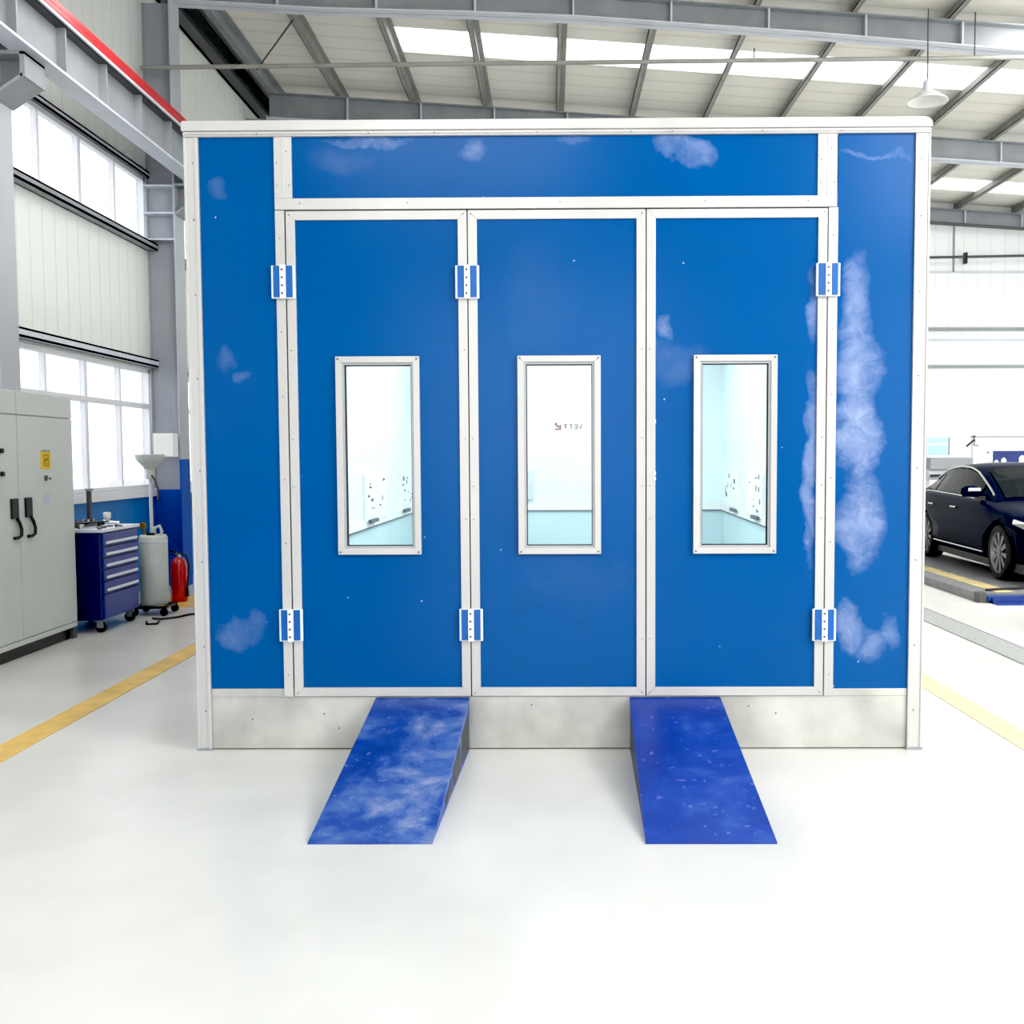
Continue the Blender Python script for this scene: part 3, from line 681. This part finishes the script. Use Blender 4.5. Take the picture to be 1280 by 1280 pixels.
for k in range(6): MB().cyl((-.05+.05*(k % 3), -.07+.12*(k//3), .035),(-.05+.05*(k % 3), -.07+.12*(k//3), .06),.015,n=10).build('socket', M['chrome'], o)
o = tool('spray_gun', 'silver spray gun lying by the far end of the tool cabinet top', 'spray gun', -.25, .68, .8)
MB().cyl((0,-.06,.03),(0,.08,.03),.016,n=10).build('barrel', M['chrome'], o); MB().cyl((0,-.05,.03),(.08,-.09,.02),.013,n=10).build('grip', M['chrome'], o); MB().lathe([(.0,.04),(.02,.045),(.035,.07),(.035,.12),(.0,.125)],n=14).build('cup', M['lamp'], o)
o = tool('tool_rack', 'upright dark grey tool post standing at the back of the tool cabinet', 'tool post', -.44, .72, 0)
MB().box(-.05,.05,-.05,.05,0,.05).build('base', M['black'], o, .004); MB().box(-.018,.018,-.022,.022,.05,.34).build('post', M['steel_d'], o, .003); MB().box(-.02,.03,-.04,.04,.33,.355).build('cap', M['steel'], o, .003)

# ------------------------------------------------------------------ waste oil drainer
w = thing('oil_drainer', 'pale grey waste oil drainer tank with a funnel bowl on a pole', 'oil drainer', (-4.12, 10.42, 0))
MB().lathe([(0,.10),(.125,.10),(.14,.12),(.14,.80),(.125,.825),(0,.83)], n=28).build('tank', M['tank'], w)
k = MB(); k.lathe([(.141,.745),(.143,.75),(.143,.76),(.141,.765)], n=28); k.build('tank_band', M['steel_l'], w)
k = MB(); k.cyl((-.07,-.06,.83),(-.07,-.06,.90),.012); k.cyl((-.07,-.10,.925),(-.07,-.075,.925),.035,n=18); k.build('gauge', M['brass'], w)
k = MB(); k.cyl((.02,-.05,.82),(.02,-.05,.90),.03); k.tube([(.02,-.05,.89),(.09,-.05,.92),(.11,-.05,.86),(.10,-.05,.83)],.016); k.build('valve', M['tank'], w)
k = MB(); k.tube([(-.12,-.03,.80),(-.17,-.06,.78),(-.15,-.09,.70)],.014); k.box(-.03,.05,-.10,-.06,.825,.85); k.build('hose_fitting', M['black'], w)
k = MB(); k.cyl((-.045,.08,.82),(-.045,.08,1.42),.018,n=12); k.build('pole', M['steel_l'], w)
k = MB(); k.tube([(.03,.08,1.18),(.035,.07,1.3),(.01,.05,1.40),(-.02,.05,1.44)],.010); k.build('drain_hose', M['steel_d'], w)
MB().lathe([(.035,1.40),(.045,1.42),(.05,1.52),(.03,1.535)], (-.045,.08,0), n=18).build('funnel_neck', M['tank'], w)
MB().lathe([(.05,1.50),(.07,1.53),(.12,1.585),(.135,1.60),(.143,1.645),(.148,1.655),(.135,1.655),(.125,1.61),(.07,1.55),(.0,1.53)], (-.045,.08,0), n=28).build('funnel_bowl', M['tank'], w)
k = MB(); k.box(-.17,.17,-.17,-.13,.075,.1); k.box(-.17,.17,.13,.17,.075,.1); k.box(-.17,-.13,-.17,.17,.075,.1); k.box(.13,.17,-.17,.17,.075,.1); k.build('base_frame', M['black'], w)
for x, y in ((-.15,-.15),(.15,-.15),(-.15,.15),(.15,.15)):
    MB().cyl((x,y-.014,.04),(x,y+.014,.04),.04,n=14).build('caster', M['rubber'], w)
tag(MB().tube([(-4.0,10.05,.012),(-3.9,10.0,.012),(-3.78,10.12,.012),(-3.72,10.3,.012),(-3.6,10.35,.012),(-3.3,10.5,.012),(-2.9,10.6,.012),(-2.5,10.62,.012)], .011, 6).build('floor_cable', M['cable']), 'black cable lying on the floor from the oil drainer to the booth', 'cable')
tag(MB().tube([(-3.98,9.85,.012),(-3.92,9.7,.012),(-3.83,9.72,.012),(-3.86,9.86,.012)], .011, 6).build('floor_cable', M['cable']), 'short loose end of black cable on the floor by the tool cabinet corner', 'cable')

# ------------------------------------------------------------------ fire extinguisher, wall box, label
e = thing('fire_extinguisher', 'red fire extinguisher on a yellow floor patch by the column', 'fire extinguisher', (-4.19, 11.3, .004))
MB().lathe([(0,0),(.085,0),(.09,.015),(.09,.40),(.075,.46),(.04,.495),(.03,.50)], n=26).build('cylinder', M['extred'], e)
k = MB(); k.cyl((0,0,.49),(0,0,.535),.026,n=14); k.box(-.05,.03,-.014,.014,.53,.55); k.build('valve', M['chrome'], e)
k = MB(); k.prism([(-.02,.56),(-.11,.59),(-.115,.575),(-.02,.545)],'y',-.012,.012); k.prism([(-.02,.545),(-.10,.53),(-.10,.518),(-.02,.53)],'y',-.012,.012); k.build('lever', M['black'], e)
MB().tube([(.03,0,.54),(.09,-.01,.52),(.12,-.02,.42),(.115,-.03,.28),(.10,-.03,.15)],.012,8).build('hose', M['black'], e)
MB().cyl((.10,-.03,.15),(.098,-.03,.06),.015,.022,n=10).build('nozzle', M['black'], e)
x = thing('electrical_box', 'white electrical box on the steel column above the blue paint', 'electrical box', (-4.745, 12.52, 1.63))
MB().box(-.135, .125, -.10, .03, 0, .29).build('case', M['white'], x, .006); MB().box(-.125, .115, -.112, -.10, .01, .28).build('cover', M['white'], x, .004)
MB().box(-.05, .05, .03, .205, .08, .2).build('mounting_plate', M['steel'], x)
x = thing('wall_sign', 'small yellow and black sign on the blue wall beyond the column', 'sign', (UL+.01, 14.05, 1.0))
MB().box(0, .02, -.16, .16, -.12, .12).build('plate', M['black'], x); MB().cyl((.02,0,0),(.024,0,0),.08,n=3).build('symbol', M['yellow'], x)

# ------------------------------------------------------------------ car lift platform and car
lf = thing('car_lift', 'low grey car lift runway with a yellow edge stripe and blue end', 'car lift', (6.55, 14.2, 0))
def runway(cx_, w_):
    return cx_-w_/2, cx_+w_/2
for a, b_ in ((-1.86, -.55), (.55, 1.5)):
    MB().box(a, b_, -3.3, 3.6, .0, .098).build('runway', M['liftgrey'], lf, .004)
MB().box(-1.62, -1.42, -3.3, 3.6, .098, .101).build('edge_stripe', M['liftyel'], lf)
MB().box(-1.87, -1.78, -3.42, -3.28, .0, .11).build('end_cap', M['steel_d'], lf, .004)
q = MB(); q.box(-1.78, .6, -3.45, -3.31, .02, .07); q.build('cross_beam', M['liftblue'], lf, .004)
q = MB(); q.box(-1.75, -.6, -3.62, -3.45, .0, .015); q.box(-1.75, -.6, -3.5, -3.46, .0, .06); q.build('end_flap', M['liftblue'], lf)
MB().cyl((-1.70,-3.2,.115),(-1.2,-3.05,.115),.014,n=8).build('release_bar', M['black'], lf)

ANG = math.atan2(.18, 2.82)
car = thing('car', 'dark navy sedan with chrome window trim parked on the grey lift', 'car', (6.33, 11.95, .101), -ANG)
Wc = .93
# side profile, s measured back from the front axle (local y)
def lerp_tab(tab, s):
    if s <= tab[0][0]: return tab[0][1]
    for (a, va), (b_, vb) in zip(tab, tab[1:]):
        if s <= b_:
            t_ = (s-a)/(b_-a); t_ = t_*t_*(3-2*t_)*.35 + t_*.65
            return va+(vb-va)*t_
    return tab[-1][1]
shoulder = [(-.92,.58),(-.8,.68),(-.5,.775),(0,.85),(.5,.91),(.9,.945),(2.0,.965),(2.9,.985),(3.5,.975),(3.85,.90),(3.95,.78)]
halfw = [(-.92,.62),(-.84,.76),(-.6,.86),(-.2,.915),(.4,.93),(2.6,.93),(3.3,.90),(3.75,.83),(3.95,.68)]
bottom = [(-.92,.30),(-.7,.20),(0,.19),(2.9,.19),(3.6,.24),(3.95,.36)]
st = [-.92,-.88,-.8,-.65,-.5,-.3,-.1,.1,.3,.5,.75,1.0,1.4,1.8,2.2,2.6,2.9,3.2,3.45,3.65,3.8,3.9,3.95]
def section(s):
    w_, z1, z0 = lerp_tab(halfw, s), lerp_tab(shoulder, s), lerp_tab(bottom, s)
    cr = .05 if s < .9 else .03
    h = z1-z0
    half = [(0, z0), (w_*.86, z0), (w_*.955, z0+.06), (w_*.985, z0+.16*h/.7), (w_*.985, z0+h*.42), (w_*1.0, z0+h*.60), (w_*.995, z0+h*.78), (w_*.965, z1-.035), (w_*.92, z1), (w_*.72, z1+cr*.55), (w_*.4, z1+cr*.9), (0, z1+cr)]
    return half
def loft(mb, secs, closed_ends=True):
    n = len(secs[0]); vs = [p_ for s_ in secs for p_ in s_]
    fs = [(i*n+k, i*n+(k+1) % n, (i+1)*n+(k+1) % n, (i+1)*n+k) for i in range(len(secs)-1) for k in range(n)]
    mb.add(vs, fs, True)
    if closed_ends: mb.add(secs[0], [tuple(range(n))], False); mb.add(secs[-1], [tuple(range(n))], False)
secs = []
for s in st:
    h = section(s); ring = [(x_, s, z_) for x_, z_ in h] + [(-x_, s, z_) for x_, z_ in reversed(h[1:-1])]
    secs.append(ring)
mb = MB(); loft(mb, secs, False)
mb.add(secs[0], [tuple(range(len(secs[0])))]); mb.add(secs[-1], [tuple(range(len(secs[-1])))])
body = mb.build('body', M['car'], car)
bm = bmesh.new(); bm.from_mesh(body.data); bmesh.ops.remove_doubles(bm, verts=bm.verts[:], dist=1e-4); bmesh.ops.recalc_face_normals(bm, faces=bm.faces[:]); bm.to_mesh(body.data); bm.free()
# wheel arches cut out
WB = 2.83; RW = .335
cuts = []
for s in (0, WB):
    cutter = MB().cyl((-1.2, s, RW-.005), (-.62, s, RW-.005), .385, n=40).cyl((.62, s, RW-.005), (1.2, s, RW-.005), .385, n=40).build('arch_cutter', M['black'], car)
    md = body.modifiers.new('Arch', 'BOOLEAN'); md.operation = 'DIFFERENCE'; md.object = cutter; md.solver = 'EXACT'; cuts.append(cutter)
dg = bpy.context.evaluated_depsgraph_get(); dg.update()
nm = bpy.data.meshes.new_from_object(body.evaluated_get(dg)); body.modifiers.clear(); body.data = nm
for c_ in cuts: bpy.data.objects.remove(c_)
# greenhouse
gh = [(.48,.94,.80,.70),(.75,1.06,.80,.66),(1.05,1.20,.82,.64),(1.35,1.32,.83,.62),(1.65,1.375,.83,.61),(2.0,1.385,.83,.60),(2.35,1.365,.83,.595),(2.65,1.31,.82,.595),(2.95,1.21,.81,.61),(3.2,1.11,.79,.63),(3.45,1.0,.76,.66)]
secs = []
for s, zr, wb, wr in gh:
    zb_ = lerp_tab(shoulder, s)-.01
    half = [(0, zb_-.05), (wb+.015, zb_), (wb+(wr-wb)*.55, zb_+(zr-zb_)*.55+.012), (wr+.03, zr-.04*(zr-zb_)/.4), (wr-.06, zr), (wr*.5, zr+.022), (0, zr+.03)]
    secs.append([(x_, s, z_) for x_, z_ in half] + [(-x_, s, z_) for x_, z_ in reversed(half[1:-1])])
mb = MB(); loft(mb, secs); mb.build('cabin', M['car'], car)
def ghat(s):
    for a, b_ in zip(gh, gh[1:]):
        if s <= b_[0]:
            t_ = max(0, (s-a[0])/(b_[0]-a[0])); return tuple(p_+(q_-p_)*t_ for p_, q_ in zip(a[1:], b_[1:]))
    return gh[-1][1:]
def side_pt(s, f, sg, off=.008):
    zr, wb, wr = ghat(s); zb_ = lerp_tab(shoulder, s)-.01
    z = zb_+(zr-zb_)*f
    if f < .55: x_ = wb+.015+((wb+(wr-wb)*.55)-(wb+.015))*f/.55; z += .012*f/.55
    else: x_ = wb+(wr-wb)*.55 + (wr+.03-(wb+(wr-wb)*.55))*(f-.55)/.41
    return (sg*(x_+off), s, z)
def side_glass(name, s0, s1, sg, f0, f1, n=10, m='carglass', off=.008):
    vs = []
    for i in range(n+1):
        s = s0+(s1-s0)*i/n
        lo, hi = f0(s), max(f0(s)+.01, f1(s))
        vs += [side_pt(s, lo+(hi-lo)*j/4, sg, off) for j in range(5)]
    fs = [(i*5+j, (i+1)*5+j, (i+1)*5+j+1, i*5+j+1) for i in range(n) for j in range(4)]
    MB().add(vs, fs, True).build(name, M[m], car)
topf = lambda s: .84
for sg in (-1, 1):
    side_glass('side_window', .98, 1.74, sg, lambda s: .08, lambda s: min(.86, .86))
    side_glass('pillar_trim', 1.74, 1.84, sg, lambda s: .06, lambda s: .88, 3, 'black', .009)
    side_glass('side_window', 1.84, 2.62, sg, lambda s: .08, lambda s: .86)
    side_glass('side_window', 2.68, 3.02, sg, lambda s: .10+.6*max(0, (s-2.8)/.24)*.3, lambda s: .84-.5*max(0, (s-2.72)/.3))
    # chrome surround: along belt and over the roof line
    MB().tube([side_pt(.9+.1*i, .045, sg, .012) for i in range(23)], .011, 6).build('chrome_trim', M['chrome'], car)
    MB().tube([side_pt(.62+.1*i, .93, sg, .010) for i in range(25)], .014, 6).build('chrome_trim', M['chrome'], car)
    MB().tube([(sg*(lerp_tab(halfw, s_)*.975+.012), s_, .30) for s_ in [.45+.12*i for i in range(17)]], .012, 6).build('sill_trim', M['chrome'], car)
    for s in (1.55, 2.5):
        x_ = lerp_tab(halfw, s)
        MB().box(min(sg*(x_*.995), sg*(x_*.995+.022)), max(sg*(x_*.995), sg*(x_*.995+.022)), s-.10, s+.10, .80, .825).build('door_handle', M['chrome'], car, .008)
    # mirror
    k = MB(); k.lathe([(.0,-.055),(.075,-.05),(.095,-.01),(.09,.04),(.05,.07),(0,.075)], n=18)
    k.v = [(sg*1.0+x_*1.35, .68+y_*.9, 1.04+z_*1.15) for x_, y_, z_ in k.v]
    mr = k.build('mirror', M['car'], car)
    k = MB().box(min(sg*.90,sg*1.06), max(sg*.90,sg*1.1), .595, .625, 1.05, 1.095).build('mirror_trim', M['chrome'], mr, .008)
    MB().box(min(sg*.82,sg*.93), max(sg*.82,sg*.95), .66, .74, .935, .985).build('mirror_arm', M['black'], mr)
    # head lamp and tail lamp
    k = MB(); k.add([(sg*.60,-.86,.60),(sg*.83,-.72,.635),(sg*.895,-.42,.70),(sg*.88,-.42,.755),(sg*.80,-.68,.715),(sg*.58,-.845,.66)], [(0,1,2,3,4,5)]); k.build('head_lamp', M['chrome'], car, solid=.03)
    k = MB(); k.box(min(sg*.5,sg*.84), max(sg*.5,sg*.84), 3.78, 3.90, .70, .82); k.build('tail_lamp', M['extred'], car, .02)
# windscreen and rear window
def screen(s0, s1, name, up):
    vs = []; n = 6
    for i in range(n+1):
        s = s0+(s1-s0)*i/n; zr, wb, wr = ghat(s)
        w_ = wr-.07
        vs += [(w_*t_, s-(.0), zr+.034-.022*t_*t_) for t_ in (-1,-.6,-.3,0,.3,.6,1)]
    vs = [(x_, y_+(-.006 if up else .006), z_+.006) for x_, y_, z_ in vs]
    MB().add(vs, [(i*7+j, i*7+j+1, (i+1)*7+j+1, (i+1)*7+j) for i in range(n) for j in range(6)], True).build(name, M['carglass'], car)
screen(.52, 1.32, 'windscreen', True); screen(2.72, 3.38, 'rear_window', False)
k = MB(); k.box(-.42, .42, -.945, -.90, .34, .60); k.build('grille', M['black'], car, .02)
MB().box(-.84, .84, -.6, 3.5, .13, .24).build('underbody', M['black'], car)
# wheels
def wheel(sg, s):
    w_ = MB(); cx_ = sg*.80
    prof = [(.25,-.10),(.30,-.112),(.325,-.10),(.335,-.06),(.335,.06),(.325,.10),(.30,.112),(.25,.10)]
    w_.lathe(prof, n=40)
    w_.v = [(cx_+z_, s+y_, RW+x_) for x_, y_, z_ in w_.v]
    ty = w_.build('wheel', M['rubber'], car)
    rm = MB(); rm.lathe([(.25,-.10),(.235,-.085),(.225,.0),(.225,.085),(.25,.10)], n=40)
    rm.v = [(cx_+z_, s+y_, RW+x_) for x_, y_, z_ in rm.v]
    rm.build('rim', M['rim'], ty)
    MB().cyl((cx_-sg*.02, s, RW), (cx_+sg*.0, s, RW), .225, n=32).build('brake_disc', M['black'], ty)
    sp_ = MB(); xo = cx_+sg*.085
    sp_.cyl((xo-sg*.03, s, RW), (xo+sg*.01, s, RW), .05, n=20)
    for k_ in range(10):
        a = 2*PI*k_/10 + .15
        ca, sa = math.cos(a), math.sin(a)
        p1 = [(.04,-.016),(.245,-.032),(.245,.032),(.04,.016)]
        vs = [(xo-sg*dx_, s + r_*ca - t_*sa, RW + r_*sa + t_*ca) for dx_ in (0, .03) for r_, t_ in p1]
        sp_.add(vs, [(0,1,2,3),(4,5,6,7),(0,1,5,4),(1,2,6,5),(2,3,7,6),(3,0,4,7)])
    sp_.build('spokes', M['rim'], ty)
for sg in (-1, 1):
    for s in (0, WB): wheel(sg, s)

# ------------------------------------------------------------------ background behind the car
pt = thing('partition', 'white office partition behind the car with a blue printed band', 'partition', (10.2, 19.4, 0))
MB().box(-1.95, 1.8, 0, .08, 0, 1.96).build('board', M['partition'], pt, .004)
MB().box(-1.97, 1.8, -.02, .1, 1.955, 1.975).build('top_edge', M['steel'], pt)
MB().box(-1.56, 1.8, -.012, 0, 1.28, 1.69).build('print_band', M['posterblue'], pt)
q = MB()
for x0_, x1_, z0_, z1_ in ((-1.54,-1.45,1.36,1.52),(-1.40,-1.30,1.35,1.56),(-1.26,-1.1,1.36,1.46),(-1.05,-.92,1.4,1.6),(-.85,-.45,1.36,1.58),(-.3,.2,1.36,1.5)):
    q.prism([(x0_,z0_),(x1_,z0_),(x1_,z1_-.04),(x1_-.04,z1_),(x0_+.04,z1_),(x0_,z1_-.04)], 'y', -.018, -.012)
q.build('print_picture', M['partition'], pt)
for z in (1.66, 1.43): MB().cyl((-1.66,-.02,z),(-1.66,0,z),.02,n=8).build('fixing', M['mark'], pt)
cm = thing('camera_bracket', 'small black wall camera on the corner of the white partition', 'camera', (8.24, 19.35, 1.98))
MB().cyl((0,0,-.08),(-.15,-.02,-.2),.02,n=10).build('body', M['black'], cm); MB().tube([(0,0,0),(.02,0,-.1),(.0,0,-.17),(.10,0,-.19)],.01,6).build('arm', M['steel_d'], cm)
MB().box(-.01,.03,-.02,.05,-.012,.01).build('clamp', M['steel_d'], cm)
mc = thing('test_machine', 'grey test machine with a pale cyan screen standing left of the partition', 'machine', (7.55, 19.0, 0))
MB().box(-.40, .30, -.25, .25, 0, 1.15).build('cabinet', M['white'], mc, .02)
MB().box(-.40, .42, -.28, .25, 1.34, 1.56).build('shelf_unit', M['steel'], mc, .01)
MB().box(-.40, .30, -.2, .2, 1.15, 1.34).build('neck', M['steel_l'], mc, .01)
q = MB().box(-.40, .06, -.1, .0, 1.56, 1.98).build('screen', M['white'], mc, .01)
MB().box(-.38, -.01, -.112, -.1, 1.62, 1.80).build('display', M['cyan'], q); MB().box(-.38, .0, -.112, -.1, 1.84, 1.95).build('display', M['cyan'], q); MB().box(.01, .035, -.115, -.1, 1.62, 1.95).build('bezel', M['steel'], q)
MB().box(-.40, .34, -.33, -.26, 1.20, 1.25).build('drawer', M['black'], mc, .006); MB().box(-.40, .2, -.33, -.26, .75, 1.0).build('door', M['steel_d'], mc, .006)

# ------------------------------------------------------------------ light
wd = bpy.data.worlds.new('sky'); bpy.context.scene.world = wd; wd.use_nodes = True
nt = wd.node_tree; bg = nt.nodes['Background']
tc = nn(nt, 'ShaderNodeTexCoord'); sp = nn(nt, 'ShaderNodeSeparateXYZ'); nt.links.new(tc.outputs['Generated'], sp.inputs[0])
nt.links.new(ramp(nt, math_n(nt, 'ADD', math_n(nt, 'MULTIPLY', sp.outputs[2], .5), .5), [(.3, (.9, .9, .88)), (.5, (1, 1, 1)), (1, (.86, .93, 1))]), bg.inputs[0])
bg.inputs[1].default_value = 3.0
def area(name, loc, tgt, sx, sy, e, col=(1, 1, 1)):
    l = bpy.data.lights.new(name, 'AREA'); l.shape = 'RECTANGLE'; l.size = sx; l.size_y = sy; l.energy = e; l.color = col
    o = bpy.data.objects.new(name, l); C.objects.link(o); o.location = loc
    o.rotation_euler = (Vector(tgt)-Vector(loc)).to_track_quat('-Z', 'Y').to_euler(); return o
area('fill_light_right', (5.5, -1.5, 5.9), (2.6, 5.0, .6), 4, 3, 260, (1, 1, 1))  # added fill from overhead right, no fixture behind it
area('fill_light_near_right', (5.4, 1.6, 4.6), (1.8, 5.5, 1.1), 2.2, 2.2, 260, (1, 1, 1))  # added key floating out of view, brightens the booth's right side
area('fill_light_left', (-1.5, -1.5, 6.2), (-.8, 4.0, 0), 3, 3, 110, (1, .99, .98))  # added fill behind the viewpoint, stands for no lamp
area('fill_light_far_right', (7.5, 10.0, 5.9), (7.8, 13, 0), 4, 5, 560)  # added light over the car bay, not a hall fixture
area('fill_light_left_aisle', (-2.7, 8.6, 5.6), (-3.4, 9.5, 0), 1.2, 4, 70)  # added weak fill for the left aisle, no lamp there
bl = area('booth_light', (0,0,0), (0,0,-1), 2.6, 5.5, 180, (.95, .99, 1)); bl.location = booth.matrix_basis @ Vector((2.0, 3.6, 3.28))
sc = bpy.context.scene
sc.view_settings.view_transform = 'Standard'; sc.view_settings.look = 'None'; sc.view_settings.exposure = 0; sc.view_settings.gamma = 1
sc.cycles.use_denoising = True
sc.cycles.max_bounces = 8; sc.cycles.diffuse_bounces = 4; sc.cycles.transparent_max_bounces = 12
sc.cycles.sample_clamp_indirect = 6
vs = sc.view_settings; vs.use_curve_mapping = True
cmap = vs.curve_mapping; cmap.black_level = (.016, .016, .016); cmap.update()
